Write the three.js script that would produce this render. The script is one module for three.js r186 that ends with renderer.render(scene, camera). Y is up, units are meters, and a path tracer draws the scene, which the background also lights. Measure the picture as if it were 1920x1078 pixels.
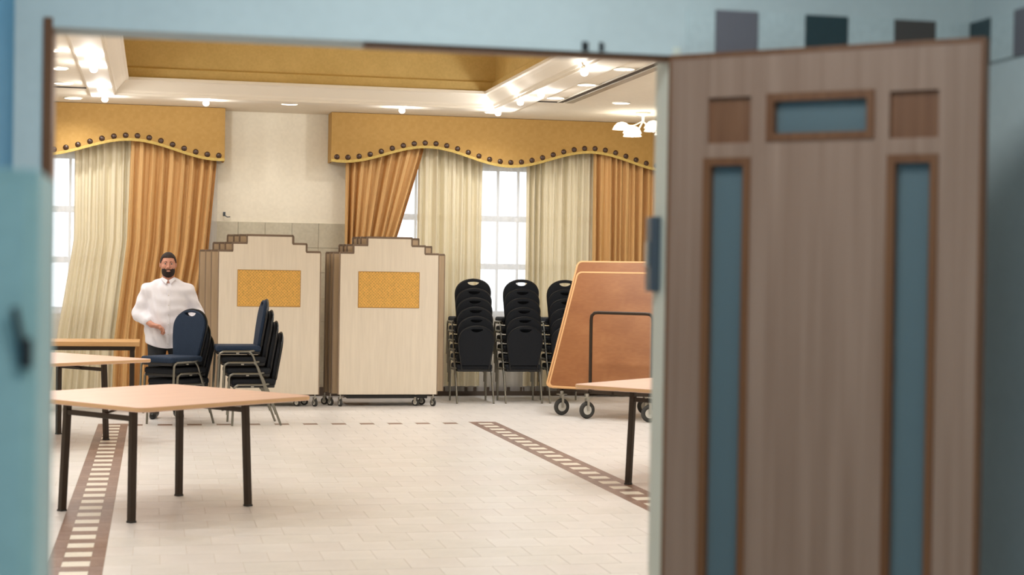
import * as THREE from 'three';
import { RoundedBoxGeometry } from 'three/addons/geometries/RoundedBoxGeometry.js';
import { mergeGeometries } from 'three/addons/utils/BufferGeometryUtils.js';
import { RectAreaLightUniformsLib } from 'three/addons/lights/RectAreaLightUniformsLib.js';

// ------------------------------------------------------------------ camera, sky, exposure
const scene = new THREE.Scene();
const camera = new THREE.PerspectiveCamera(2 * Math.atan(539 / 3000) * 180 / Math.PI, 1920 / 1078, 0.05, 200);
camera.position.set(0, 1.57, 0);
camera.rotation.order = 'YXZ';
camera.rotation.set(-0.0095, -Math.atan(670 / 3000), 0.0155);
camera.focus = 17;
camera.userData.fStop = 2.8;
scene.background = new THREE.Color().setRGB(0.86, 0.93, 1.0);   // bright overcast sky outside the windows
scene.backgroundIntensity = 2.6;
const renderer = new THREE.WebGLRenderer({ antialias: true });
renderer.toneMapping = THREE.LinearToneMapping;
renderer.toneMappingExposure = 1.0;
renderer.shadowMap.enabled = true;
RectAreaLightUniformsLib.init();

const HALL_LAMP = new THREE.Color().setRGB(1.0, 1.0, 1.0);
const DOWNLIGHT_CD = 5.6, BULB_CD = 1.15;
const CORRIDOR_LAMP = new THREE.Color().setRGB(0.75, 0.86, 0.92);
// fluorescent panel of the corridor, in front of the doorway wall
const CORRIDOR_PANELS = [[0.62, -2.75, 17], [0.75, -0.3, 40]];
for (const [x, z, power] of CORRIDOR_PANELS) { const l = new THREE.RectAreaLight(CORRIDOR_LAMP, power, 1.1, 0.3); l.position.set(x, 2.735, z); l.rotation.x = -Math.PI / 2; scene.add(l); }

// ------------------------------------------------------------------ helpers
let seed = 7;
const rnd = () => { seed = (seed * 1664525 + 1013904223) >>> 0; return seed / 4294967296; };
const V = (x, y, z) => new THREE.Vector3(x, y, z);
const used = new Map();
function numbered(name) { const n = used.get(name) ?? 0; used.set(name, n + 1); return n ? name + '_' + String(n).padStart(3, '0') : name; }
function mesh(name, geo, mat, parent) {
  const m = new THREE.Mesh(geo, mat); m.name = parent ? name : numbered(name);
  m.castShadow = m.receiveShadow = true; (parent ?? scene).add(m); return m;
}
function thing(name, label, category, pos = [0, 0, 0], turn = 0, group) {
  const g = new THREE.Group(); g.name = numbered(name); g.position.set(...pos); g.rotation.y = turn;
  g.userData = { label, category }; if (group) g.userData.group = group; scene.add(g); return g;
}
function tag(o, label, category, group) { o.userData.label = label; o.userData.category = category; if (group) o.userData.group = group; return o; }
function struct(o, label, category) { o.userData.kind = 'structure'; return tag(o, label, category); }
function structGroup(name, label, category) { const g = new THREE.Group(); g.name = name; scene.add(g); return struct(g, label, category); }
function copyOf(root, pos, turn, label) {
  const c = root.clone(); c.name = numbered(root.name.replace(/_\d\d\d$/, '')); c.position.set(...pos); c.rotation.set(0, turn, 0);
  c.userData = { ...root.userData, label }; scene.add(c); return c;
}
function uvMetres(g) {                         // box-projected uv, one unit = one metre
  if (g.index) g = g.toNonIndexed();
  const p = g.attributes.position, n = g.attributes.normal, uv = new Float32Array(p.count * 2);
  for (let i = 0; i < p.count; i++) {
    const ax = Math.abs(n.getX(i)), ay = Math.abs(n.getY(i)), az = Math.abs(n.getZ(i));
    if (ay >= ax && ay >= az) { uv[2 * i] = p.getX(i); uv[2 * i + 1] = p.getZ(i); }
    else if (ax >= az) { uv[2 * i] = p.getZ(i); uv[2 * i + 1] = p.getY(i); }
    else { uv[2 * i] = p.getX(i); uv[2 * i + 1] = p.getY(i); }
  }
  g.setAttribute('uv', new THREE.BufferAttribute(uv, 2)); return g;
}
function box(w, h, d, x = 0, y = 0, z = 0, r = 0, seg = 2) {
  const g = r ? new RoundedBoxGeometry(w, h, d, seg, r) : new THREE.BoxGeometry(w, h, d);
  g.translate(x, y, z); return uvMetres(g);
}
const span = (x0, x1, y0, y1, z0, z1, r = 0) => box(x1 - x0, y1 - y0, z1 - z0, (x0 + x1) / 2, (y0 + y1) / 2, (z0 + z1) / 2, r);
function merge(list) { return mergeGeometries(list.map((g) => (g.index ? g.toNonIndexed() : g)).map((g) => { for (const k of Object.keys(g.attributes)) if (!['position', 'normal', 'uv'].includes(k)) g.deleteAttribute(k); return g; })); }
function pipe(points, r, bend = 0.03, sides = 8) {   // a round bar with rounded bends
  const path = new THREE.CurvePath(), P = points.map((p) => V(...p));
  let at = P[0].clone();
  for (let i = 1; i < P.length; i++) {
    if (i === P.length - 1) { path.add(new THREE.LineCurve3(at, P[i])); break; }
    const a = P[i].clone().sub(P[i - 1]), b = P[i + 1].clone().sub(P[i]);
    const k = Math.min(bend, a.length() * 0.45, b.length() * 0.45);
    const s = P[i].clone().addScaledVector(a.normalize(), -k), e = P[i].clone().addScaledVector(b.normalize(), k);
    path.add(new THREE.LineCurve3(at, s)); path.add(new THREE.QuadraticBezierCurve3(s, P[i].clone(), e)); at = e;
  }
  const n = Math.max(6, (points.length - 2) * 24 + 4);
  const tube = new THREE.TubeGeometry(path, n, r, sides, false);
  const caps = [[0, -1], [1, 1]].map(([t, s]) => {
    const c = new THREE.CircleGeometry(r, sides), p = path.getPointAt(t), d = path.getTangentAt(t).multiplyScalar(s);
    c.applyQuaternion(new THREE.Quaternion().setFromUnitVectors(V(0, 0, 1), d)); c.translate(p.x, p.y, p.z); return c;
  });
  return merge([tube, ...caps]);
}
function extrude(pts, depth, bevel = 0, holes = []) {
  const s = Array.isArray(pts) ? new THREE.Shape(pts.map(([x, y]) => new THREE.Vector2(x, y))) : pts;
  for (const h of holes) s.holes.push(Array.isArray(h) ? new THREE.Path(h.map(([x, y]) => new THREE.Vector2(x, y))) : h);
  const g = new THREE.ExtrudeGeometry(s, { depth, bevelEnabled: bevel > 0, bevelThickness: bevel, bevelSize: bevel, bevelOffset: -bevel, bevelSegments: 2, curveSegments: 14 });
  return uvMetres(g);
}
const rect = (x0, x1, y0, y1) => [[x0, y0], [x1, y0], [x1, y1], [x0, y1]];
function roundRect(w, h, r) {
  const s = new THREE.Shape(), x = w / 2, y = h / 2;
  s.moveTo(-x + r, -y); s.lineTo(x - r, -y); s.absarc(x - r, -y + r, r, -Math.PI / 2, 0); s.lineTo(x, y - r); s.absarc(x - r, y - r, r, 0, Math.PI / 2);
  s.lineTo(-x + r, y); s.absarc(-x + r, y - r, r, Math.PI / 2, Math.PI); s.lineTo(-x, -y + r); s.absarc(-x + r, -y + r, r, Math.PI, 1.5 * Math.PI); return s;
}

// ------------------------------------------------------------------ textures (tileable value noise)
function lattice(n, s) { let k = s; const a = new Float32Array(n * n); for (let i = 0; i < n * n; i++) { k = (Math.imul(k, 1664525) + 1013904223) >>> 0; a[i] = k / 4294967296; } return a; }
function noiseField(size, freqX, freqY, s) {
  const n = 256, L = lattice(n, s), out = new Float32Array(size * size), sm = (t) => t * t * (3 - 2 * t);
  for (let y = 0; y < size; y++) for (let x = 0; x < size; x++) {
    const u = x / size * freqX, v = y / size * freqY, x0 = Math.floor(u), y0 = Math.floor(v), a = sm(u - x0), b = sm(v - y0);
    const at = (i, j) => L[((j % freqY) * 37 + (i % freqX) * 101 + ((j % freqY) * (i % freqX)) * 7) % (n * n)];
    out[y * size + x] = (at(x0, y0) * (1 - a) + at(x0 + 1, y0) * a) * (1 - b) + (at(x0, y0 + 1) * (1 - a) + at(x0 + 1, y0 + 1) * a) * b;
  }
  return out;
}
function texture(size, paint, metres, srgb = true) {
  const data = new Uint8Array(size * size * 4);
  for (let i = 0; i < size * size; i++) { const c = paint(i % size, Math.floor(i / size), i); for (let k = 0; k < 3; k++) data[4 * i + k] = Math.max(0, Math.min(255, c[k])); data[4 * i + 3] = 255; }
  const t = new THREE.DataTexture(data, size, size); t.magFilter = THREE.LinearFilter; t.minFilter = THREE.LinearMipmapLinearFilter; t.generateMipmaps = true;
  t.wrapS = t.wrapT = THREE.RepeatWrapping; t.repeat.set(1 / metres[0], 1 / metres[1]); if (srgb) t.colorSpace = THREE.SRGBColorSpace; t.needsUpdate = true; return t;
}
const hex = (h) => [(h >> 16) & 255, (h >> 8) & 255, h & 255];
function mottled(h, amp, metres, fx, fy, gx, gy, s, amp2 = amp) {   // two layers of grain around a base colour
  const a = noiseField(256, fx, fy, s), b = noiseField(256, gx, gy, s + 99), c = hex(h);
  return texture(256, (x, y, i) => c.map((v) => v + (a[i] - 0.5) * 2 * amp + (b[i] - 0.5) * 2 * amp2), metres);
}
const std = (color, roughness = 0.6, extra = {}) => new THREE.MeshStandardMaterial({ color, roughness, ...extra });
const textured = (map, roughness, extra = {}) => new THREE.MeshStandardMaterial({ map, roughness, ...extra });

const M = {
  plaster: textured(mottled(0xece3cf, 3, [1.6, 1.6], 8, 8, 64, 64, 11), 0.9),
  ceiling: textured(mottled(0xf0e6d4, 2, [2, 2], 6, 6, 64, 64, 12), 0.9),
  moulding: std(0xf1e8d8, 0.7),
  coffer: textured(mottled(0xdabd7a, 4, [1.2, 1.2], 8, 8, 64, 64, 13), 0.9),
  dado: [0xc4bca6, 0xc0b8a3, 0xc7bfaa].map((h, i) => textured(mottled(h, 5, [0.9, 0.9], 7, 7, 40, 40, 20 + i), 0.55)),
  skirting: std(0x5d5046, 0.6),
  grout: std(0xd6cdc2, 0.9),
  tile: [0xe1dcd7, 0xdedad4, 0xe3dfda].map((h, i) => textured(mottled(h, 4, [0.9, 0.9], 6, 6, 50, 50, 30 + i, 2), 0.38)),
  brownTile: [0x8d7264, 0x866b5e].map((h, i) => textured(mottled(h, 7, [0.6, 0.6], 6, 6, 40, 40, 40 + i), 0.42)),
  whiteTile: textured(mottled(0xe9e2d2, 4, [0.6, 0.6], 6, 6, 40, 40, 44), 0.4),
  corridorPaint: textured(mottled(0xd2d6d2, 2, [1.1, 1.1], 7, 7, 60, 60, 50), 0.85),
  bluePaint: textured(mottled(0x5a90ae, 3, [1.1, 1.1], 7, 7, 60, 60, 51), 0.8),
  bandTile: [0xd2d8d4, 0xd8dcd8].map((h, i) => textured(mottled(h, 5, [0.4, 0.4], 6, 6, 40, 40, 52 + i), 0.4)),
  plumTile: std(0x787074, 0.35), tealTile: std(0x2c3f42, 0.35), umberTile: std(0x574c46, 0.35),
  veneer: textured(mottled(0x9e7962, 7, [0.5, 2.4], 34, 5, 120, 9, 60, 5), 0.5),
  doorTrim: textured(mottled(0x7a4a26, 8, [0.3, 1.4], 30, 5, 90, 9, 61, 4), 0.45),
  doorInset: textured(mottled(0x80502f, 8, [0.3, 1.0], 24, 5, 80, 9, 62, 4), 0.5),
  doorGlass: new THREE.MeshPhysicalMaterial({ color: 0x8a9899, roughness: 0.35, transmission: 0.5, thickness: 0, ior: 1.5 }),
  creamPaint: std(0xe8e4d2, 0.6),
  lockGrey: std(0x59616a, 0.4, { metalness: 0.6 }),
  steelTeal: textured(mottled(0x9cb8b4, 3, [0.8, 0.8], 7, 7, 60, 60, 63), 0.5),
  black: std(0x161616, 0.5),
  laminate: textured(mottled(0xe2bca6, 4, [1.4, 0.5], 5, 16, 14, 90, 64, 3), 0.42),
  laminateEdge: std(0xd9b084, 0.5),
  darkSteel: std(0x35291f, 0.45, { metalness: 0.35 }),
  oakTop: textured(mottled(0xc99c66, 7, [1.2, 0.4], 5, 20, 14, 90, 65, 4), 0.5),
  board: textured(mottled(0x90592a, 9, [1.3, 0.9], 6, 7, 30, 60, 66, 4), 0.5),
  boardEdge: std(0xd6a670, 0.6),
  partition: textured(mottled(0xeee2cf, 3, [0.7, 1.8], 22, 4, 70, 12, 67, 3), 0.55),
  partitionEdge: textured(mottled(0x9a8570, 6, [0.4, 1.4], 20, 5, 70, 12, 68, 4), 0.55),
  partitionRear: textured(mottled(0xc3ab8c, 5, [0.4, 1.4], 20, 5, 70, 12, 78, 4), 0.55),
  partitionTrim: std(0x7c6856, 0.5),
  valance: textured(mottled(0xad8749, 4, [0.3, 0.3], 10, 10, 90, 90, 69, 4), 0.85),
  valanceTrim: textured(mottled(0xc0a45a, 6, [0.2, 0.2], 12, 12, 60, 60, 70), 0.8),
  stud: std(0x3d2412, 0.35),
  gold: std(0xd6aa70, 0.75, { side: THREE.DoubleSide }),
  creamCloth: new THREE.MeshPhysicalMaterial({ color: 0xece0c2, roughness: 0.85, transmission: 0.14, thickness: 0, side: THREE.DoubleSide }),
  sheer: new THREE.MeshPhysicalMaterial({ color: 0xf5f4f4, roughness: 1, transmission: 0.45, thickness: 0, side: THREE.DoubleSide, transparent: true, opacity: 0.55 }),
  pane: new THREE.MeshPhysicalMaterial({ color: 0xffffff, roughness: 0, transmission: 1, thickness: 0, ior: 1.45 }),
  whiteFrame: std(0xe3e2e0, 0.5),
  chairCloth: textured(mottled(0x11161e, 4, [0.12, 0.12], 20, 20, 90, 90, 71), 0.9),
  blueCloth: textured(mottled(0x162a42, 5, [0.12, 0.12], 20, 20, 90, 90, 72), 0.85),
  backHoop: std(0x242526, 0.32, { metalness: 0.3 }),
  chairFrame: std(0x8a887f, 0.36, { metalness: 0.85 }),
  chairBlack: std(0x1a1b1d, 0.5),
  tyre: std(0x3a3936, 0.7), hub: std(0xd8d5cc, 0.45), casterMetal: std(0xb9b6ae, 0.35, { metalness: 0.8 }),
  lampGlow: std(0xffffff, 0.5, { emissive: new THREE.Color().setRGB(1, 0.93, 0.84), emissiveIntensity: 5 }),
  lampRim: std(0xf1ead9, 0.5),
  slotDark: std(0x3a322b, 0.7), slotGrey: std(0xa59c8c, 0.45, { metalness: 0.3 }),
  skin: std(0xc98f78, 0.6), hair: std(0x2a1d17, 0.8), shirt: std(0xf0eef5, 0.8), trousers: std(0x272a2f, 0.85), shoe: std(0x14120f, 0.4),
  eyeWhite: std(0xa79b92, 0.3), eyeDark: std(0x23170f, 0.2),
  crystal: new THREE.MeshPhysicalMaterial({ color: 0xfaf6ec, roughness: 0.25, transmission: 0.6, thickness: 0 }),
};
{ // woven rattan-like print: amber with a diagonal grid of dark dots
  const a = noiseField(256, 24, 24, 73);
  M.rattan = textured(texture(256, (x, y, i) => {
    const u = (x + y) % 32, v = (x - y + 256) % 32, d = Math.hypot(u - 16, v - 16), k = d < 5 ? 0.5 : 1, g = 0.94 + 0.12 * a[i];
    return [232 * k * g, 180 * k * g, 92 * k * g];
  }, [0.28, 0.28]), 0.7);
}

// ------------------------------------------------------------------ room shell
const HALL = { x0: -4.4, x1: 7.6, z0: -19.9, z1: -3.82 }, CEIL = 3.49;
{ // floor: mortar bed, cream tiles, two ladder borders and a dashed far border
  const floor = structGroup('floor', 'cream tiled hall floor with brown and white ladder borders', 'floor');
  mesh('mortar_bed', span(HALL.x0 - 0.2, HALL.x1 + 0.2, -0.2, -0.002, HALL.z0 - 0.2, -3.7), M.grout, floor);
  const T = 3.46 / 12, G = 0.003, bx = -0.53, bz = -16.41, places = [];
  const xs = (z0, z1, x0, x1, odd, anchor) => {           // one row of running bond between x0 and x1
    const start = anchor + (odd ? -T / 2 : 0); let k = Math.floor((x0 - start) / T) - 1;
    for (; start + k * T < x1; k++) { const a = Math.max(x0, start + k * T), b = Math.min(x1, start + (k + 1) * T); if (b - a > 0.02) places.push([a, b, z0, z1]); }
  };
  const rows = [];
  for (let j = -13; ; j++) { const z0 = bz + j * T; if (z0 > HALL.z1) break; rows.push([j, Math.max(z0, HALL.z0), Math.min(z0 + T, HALL.z1)]); }
  const RIGHT_END = -8.2;
  for (const [j, z0, z1] of rows) {
    if (z1 - z0 < 0.01) continue;
    const odd = ((j % 2) + 2) % 2 === 1, inBorder = j >= 0;
    if (!inBorder) { xs(z0, z1, HALL.x0, HALL.x1, odd, bx); continue; }
    xs(z0, z1, HALL.x0, bx, odd, bx);
    if (j > 0) xs(z0, z1, bx + T, bx + 13 * T, odd, bx);
    xs(z0, z1, z0 < RIGHT_END ? bx + 14 * T : bx + 13 * T, HALL.x1, odd, bx);
  }
  const eye = camera.clone(); eye.updateMatrixWorld(true); eye.updateProjectionMatrix();
  const seen = ([a, b, z0, z1]) => { const p = V((a + b) / 2, 0, (z0 + z1) / 2).project(eye); const px = (p.x + 1) * 960, py = (1 - p.y) * 539; return px > 90 && px < 1240 && py < 1100; };
  const order = places.map((p, i) => [p, i, seen(p) ? 0 : 100, Math.hypot(p[0], p[2])]).sort((p, q) => p[2] + p[3] - q[2] - q[3]);
  const rest = [];
  const cache = new Map();
  order.forEach(([[a, b, z0, z1]], i) => {
    const w = b - a - G, d = z1 - z0 - G, cx = (a + b) / 2, cz = (z0 + z1) / 2;
    if (i < 300) {
      const key = w.toFixed(3) + d.toFixed(3); if (!cache.has(key)) cache.set(key, box(w, 0.012, d));
      const m = mesh('floor_tile', cache.get(key), M.tile[Math.floor(rnd() * 3)], floor); m.position.set(cx, -0.006 - rnd() * 0.0006, cz);
    } else rest.push(box(w, 0.012, d, cx, -0.006, cz));
  });
  const r = mesh('floor_tile_field', merge(rest), M.tile[0], floor); r.userData.kind = 'stuff';
  // ladder borders
  const edge = box(T * 0.25 - 0.001, 0.012, T - 0.003), rungGeo = box(T * 0.5 - 0.001, 0.012, T * 0.5 - 0.002);
  const ladder = (x, zEnd) => {
    for (let j = 0; bz + j * T < zEnd; j++) {
      const z = bz + (j + 0.5) * T;
      for (const s of [0.125, 0.875]) mesh('border_tile', edge, M.brownTile[j % 2], floor).position.set(x + s * T, -0.006, z);
      mesh('border_tile', rungGeo, M.brownTile[(j + 1) % 2], floor).position.set(x + T / 2, -0.006, z - T / 4);
      mesh('border_tile', rungGeo, M.whiteTile, floor).position.set(x + T / 2, -0.006, z + T / 4);
    }
  };
  ladder(bx, -4.1); ladder(bx + 13 * T, RIGHT_END);
  const dash = box(T * 0.5 - 0.002, 0.012, T * 0.55), light = box(T * 0.5 - 0.002, 0.012, T * 0.55), strip = box(T - 0.003, 0.012, T * 0.22);
  for (let k = 1; k < 13; k++) {
    const x = bx + k * T;
    mesh('dash_tile', dash, M.brownTile[k % 2], floor).position.set(x + T * 0.25, -0.006, bz + T / 2);
    mesh('dash_tile', light, M.tile[k % 3], floor).position.set(x + T * 0.75, -0.006, bz + T / 2);
    for (const s of [0.11, 0.89]) mesh('dash_tile', strip, M.tile[(k + 1) % 3], floor).position.set(x + T / 2, -0.006, bz + s * T);
  }
}
const OUT = { x0: -0.72, x1: 4.12, z0: -18.62, z1: -7.2 };      // outer edge of the ceiling moulding
{ // ceiling: flat soffit around a deep coffer, stepped moulding round the coffer
  const ceiling = structGroup('ceiling', 'cream hall ceiling with a deep golden coffer framed by mouldings', 'ceiling');
  const lay = (pts, holes, y0, h, mat, name) => { const g = extrude(pts, h, 0, holes); g.rotateX(Math.PI / 2); g.translate(0, y0 + h, 0); return mesh(name, uvMetres(g), mat, ceiling); };
  lay(rect(HALL.x0 - 0.2, HALL.x1 + 0.2, HALL.z0 - 0.2, HALL.z1), [rect(OUT.x0, OUT.x1, OUT.z0, OUT.z1).reverse()], CEIL, 0.2, M.ceiling, 'soffit');
  // moulding profile (inward distance, height)
  const ring = (profile, name, mat) => {
    const pos = [], corner = (d, h) => [[OUT.x0 + d, h, OUT.z0 + d], [OUT.x1 - d, h, OUT.z0 + d], [OUT.x1 - d, h, OUT.z1 - d], [OUT.x0 + d, h, OUT.z1 - d]];
    for (let i = 0; i < profile.length - 1; i++) {
      const A = corner(...profile[i]), B = corner(...profile[i + 1]);
      for (let k = 0; k < 4; k++) { const a = A[k], b = A[(k + 1) % 4], c = B[(k + 1) % 4], d = B[k]; pos.push(...a, ...b, ...c, ...a, ...c, ...d); }
    }
    const g = new THREE.BufferGeometry(); g.setAttribute('position', new THREE.Float32BufferAttribute(pos, 3)); g.computeVertexNormals();
    mesh(name, uvMetres(g), mat, ceiling);
  };
  M.moulding.side = M.coffer.side = THREE.DoubleSide;
  ring([[-0.02, 3.50], [-0.02, 3.478], [0, 3.47], [0.25, 3.47], [0.26, 3.475], [0.26, 3.50], [0.275, 3.503]], 'lamp_band', M.moulding);
  ring([[0.275, 3.503], [0.285, 3.53], [0.31, 3.555], [0.355, 3.60], [0.385, 3.625], [0.40, 3.63], [0.41, 3.635], [0.41, 3.665], [0.40, 3.67], [0.30, 3.67]], 'crown_moulding', M.moulding);
  ring([[0.30, 3.66], [0.30, 3.78], [0.27, 3.80], [0.26, 3.80], [0.26, 4.55]], 'coffer_riser', M.coffer);
  mesh('coffer_ceiling', span(OUT.x0 + 0.2, OUT.x1 - 0.2, 4.55, 4.7, OUT.z0 + 0.2, OUT.z1 - 0.2), M.coffer, ceiling);
  mesh('ceiling_edge_joint', span(4.0, 4.40, CEIL - 0.012, CEIL - 0.001, -17.43, -17.395), M.slotDark, ceiling);
  mesh('ceiling_edge_joint', span(-2.4, -0.745, CEIL - 0.012, CEIL - 0.001, -17.87, -17.835), M.slotDark, ceiling);
}
// walls of the hall
const WIN = [{ x0: -3.13, x1: 0.315 }, { x0: 2.415, x1: 5.86 }], SILL = 1.03, HEAD = 2.9, WALLT = 0.32;
{
  const back = structGroup('wall_back', 'cream plastered back wall with grey stone dado between the windows', 'wall');
  const g = extrude(rect(HALL.x0 - 0.2, HALL.x1 + 0.2, -0.2, CEIL), WALLT, 0, WIN.map((w) => rect(w.x0, w.x1, SILL, HEAD).reverse())); g.translate(0, 0, HALL.z0 - WALLT);
  mesh('plaster', g, M.plaster, back);
  const w = (2.30 - 0.66) / 5, h = 2.14 / 7, panel = box(w - 0.004, h - 0.004, 0.02, 0, 0, 0);
  for (let i = 0; i < 5; i++) for (let j = 0; j < 7; j++) mesh('dado_panel', panel, M.dado[Math.floor(rnd() * 3)], back).position.set(0.66 + (i + 0.5) * w, (j + 0.5) * h, HALL.z0 + 0.01);
  struct(mesh('baseboard_back', span(HALL.x0, HALL.x1, 0, 0.11, HALL.z0 + 0.021, HALL.z0 + 0.045), M.skirting), 'dark brown skirting along the foot of the back wall', 'baseboard');
  struct(mesh('wall_left', span(HALL.x0 - 0.2, HALL.x0, 0, CEIL, HALL.z0, HALL.z1), M.plaster), 'cream plastered wall on the left side of the hall', 'wall');
  struct(mesh('wall_right', span(HALL.x1, HALL.x1 + 0.2, 0, CEIL, HALL.z0, HALL.z1), M.plaster), 'cream plastered wall on the right side of the hall', 'wall');
}
// doorway wall and corridor
const DOOR = { x0: -0.228, x1: 1.214, top: 2.10 }, ZF = -3.7, CORR = { x0: -0.31, x1: 2.005, top: 2.8, z1: 1.6 };
{
  const front = structGroup('wall_front', 'pale blue grey doorway wall with a band of square tiles', 'wall');
  const g = extrude([[HALL.x0 - 0.2, -0.2], [DOOR.x0 - 0.02, -0.2], [DOOR.x0 - 0.02, DOOR.top + 0.02], [DOOR.x1 + 0.02, DOOR.top + 0.02], [DOOR.x1 + 0.02, -0.2], [HALL.x1 + 0.2, -0.2], [HALL.x1 + 0.2, 4.6], [HALL.x0 - 0.2, 4.6]], 0.12); g.translate(0, 0, HALL.z1);
  mesh('plaster', g, M.corridorPaint, front);
  const right = structGroup('wall_right_corridor', 'dim blue grey corridor wall right of the open door', 'wall');
  mesh('plaster', span(CORR.x1, CORR.x1 + 0.15, 0, CORR.top, ZF, CORR.z1), M.corridorPaint, right);
  // tile band: squares of 0.11 alternating dark and pale
  const dark = [M.plumTile, M.tealTile, M.umberTile, M.tealTile];
  const y0 = 2.105, y1 = 2.215, piece = (parent, a, b, mat, wall) => wall === 'front'
    ? mesh('wall_tile', span(a + 0.001, b - 0.001, y0, y1, ZF, ZF + 0.008), mat, parent)
    : mesh('wall_tile', span(CORR.x1 - 0.008, CORR.x1, y0, y1, a + 0.001, b - 0.001), mat, parent);
  const cuts = [1.248, 1.321, 1.431, 1.554, 1.667, 1.791, 1.903, 1.997]; let d = 0;
  for (let i = 0; i < cuts.length - 1; i++) piece(front, cuts[i], cuts[i + 1], i % 2 ? dark[d++] : M.bandTile[i % 2], 'front');
  for (let i = 0, z = ZF + 0.002; z < -0.3; z += 0.108, i++) piece(right, z, z + 0.108, i % 2 ? M.bandTile[(i >> 1) % 2] : [M.tealTile, M.plumTile, M.umberTile][(i >> 1) % 3], 'right');
  struct(mesh('wall_left_corridor', span(CORR.x0 - 0.15, CORR.x0, 0, CORR.top, ZF, CORR.z1), M.bluePaint), 'blue painted corridor wall at the left edge', 'wall');
  struct(mesh('wall_behind_corridor', span(CORR.x0 - 0.15, CORR.x1 + 0.15, 0, CORR.top, CORR.z1, CORR.z1 + 0.15), M.corridorPaint), 'pale corridor wall behind the viewer', 'wall');
  struct(mesh('ceiling_corridor', span(CORR.x0 - 0.15, CORR.x1 + 0.15, CORR.top, CORR.top + 0.15, ZF, CORR.z1 + 0.15), M.corridorPaint), 'pale corridor ceiling in front of the doorway', 'ceiling');
  struct(mesh('floor_corridor', span(CORR.x0 - 0.15, CORR.x1 + 0.15, -0.2, 0, ZF, CORR.z1 + 0.15), M.tile[1]), 'pale tiled corridor floor before the doorway', 'floor');
  // door lining
  const lining = structGroup('trim_1', 'brown wood and cream painted lining of the doorway', 'door frame');
  mesh('jamb', span(DOOR.x0 - 0.02, DOOR.x0, 0, DOOR.top + 0.02, HALL.z1 - 0.005, ZF + 0.004), M.doorTrim, lining);
  mesh('jamb', span(DOOR.x1, DOOR.x1 + 0.02, 0, DOOR.top + 0.02, HALL.z1 - 0.005, ZF + 0.004), M.creamPaint, lining);
  mesh('head', span(DOOR.x0, DOOR.x1, DOOR.top, DOOR.top + 0.02, HALL.z1 - 0.005, ZF + 0.004), M.corridorPaint, lining);
  mesh('door_stop', span(0.47, DOOR.x1, DOOR.top - 0.012, DOOR.top, ZF - 0.05, ZF - 0.01), M.doorTrim, lining);
  const lock = thing('lock_keep', 'slim dark grey metal lock keep on the cream door jamb', 'lock', [DOOR.x1, 1.62, HALL.z1 + 0.03]);
  mesh('case', box(0.024, 0.185, 0.05, -0.012, 0, 0, 0.004), M.lockGrey, lock);
  mesh('strike', box(0.006, 0.06, 0.02, -0.027, 0, 0, 0.001), M.casterMetal, lock);
  for (const [x, w, nm] of [[0.995, 0.016, 'larger'], [1.035, 0.011, 'smaller']]) {
    const b = thing('door_bracket', nm + ' dark metal bracket on the wall above the doorway', 'bracket', [x, 2.112, ZF], 0, 'brackets above the doorway');
    mesh('plate', box(w, 0.022, 0.006, 0, 0, 0.003, 0.001), M.black, b); mesh('peg', box(w * 0.5, 0.008, 0.02, 0, 0, 0.014, 0.001), M.black, b);
  }
}
{ // open door leaf: hinged at the right jamb, swung towards the corridor
  const W = 0.754, H = 2.10, Tk = 0.042;
  const door = structGroup('door_1', 'open pinkish veneered door leaf with narrow glazed slots and brown trim', 'door');
  door.position.set(1.206, 0, -3.71 + 0.012); door.rotation.y = -42.58 * Math.PI / 180;     // local x runs from hinge to free edge, -z side faces the doorway
  const cut = { sqL: [0.104, 0.212, 1.884, 1.993], sqR: [0.544, 0.655, 1.884, 1.990], top: [0.252, 0.510, 1.885, 1.996], lL: [0.095, 0.214, 0.25, 1.849], lR: [0.541, 0.656, 0.25, 1.847] };
  const g = extrude(rect(0.008, W - 0.008, 0.008, H - 0.012), Tk, 0, Object.values(cut).map(([a, b, c, d]) => rect(a, b, c, d).reverse())); g.translate(0, 0, -Tk);
  mesh('leaf', g, M.veneer, door);
  for (const k of ['sqL', 'sqR']) { const [a, b, c, d] = cut[k]; mesh('square_inset', span(a, b, c, d, -Tk + 0.012, -0.012), M.doorInset, door); }
  for (const k of ['top', 'lL', 'lR']) {
    const [a, b, c, d] = cut[k], t = 0.018;
    const fr = extrude(rect(a, b, c, d), Tk + 0.008, 0, [rect(a + t, b - t, c + t, d - t).reverse()]); fr.translate(0, 0, -Tk - 0.004);
    const f = mesh('glazing_frame', fr, M.doorTrim, door);
    mesh('pane', span(a + t - 0.003, b - t + 0.003, c + t - 0.003, d - t + 0.003, -Tk / 2 - 0.003, -Tk / 2 + 0.003), M.doorGlass, f);
  }
  mesh('edge_band', span(W - 0.008, W, 0, H, -Tk, 0.001), M.doorTrim, door);
  mesh('edge_band', span(0, 0.008, 0, H, -Tk, 0.001), M.doorTrim, door);
  mesh('edge_band', span(0.008, W - 0.008, H - 0.012, H, -Tk, 0.001), M.doorTrim, door);
  mesh('edge_band', span(0.008, W - 0.008, 0, 0.008, -Tk, 0.001), M.doorTrim, door);
  for (const y of [0.3, 1.05, 1.85]) mesh('hinge', new THREE.CylinderGeometry(0.006, 0.006, 0.1, 10).translate(-0.004, y, -0.03), M.doorTrim, door);
}
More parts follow.
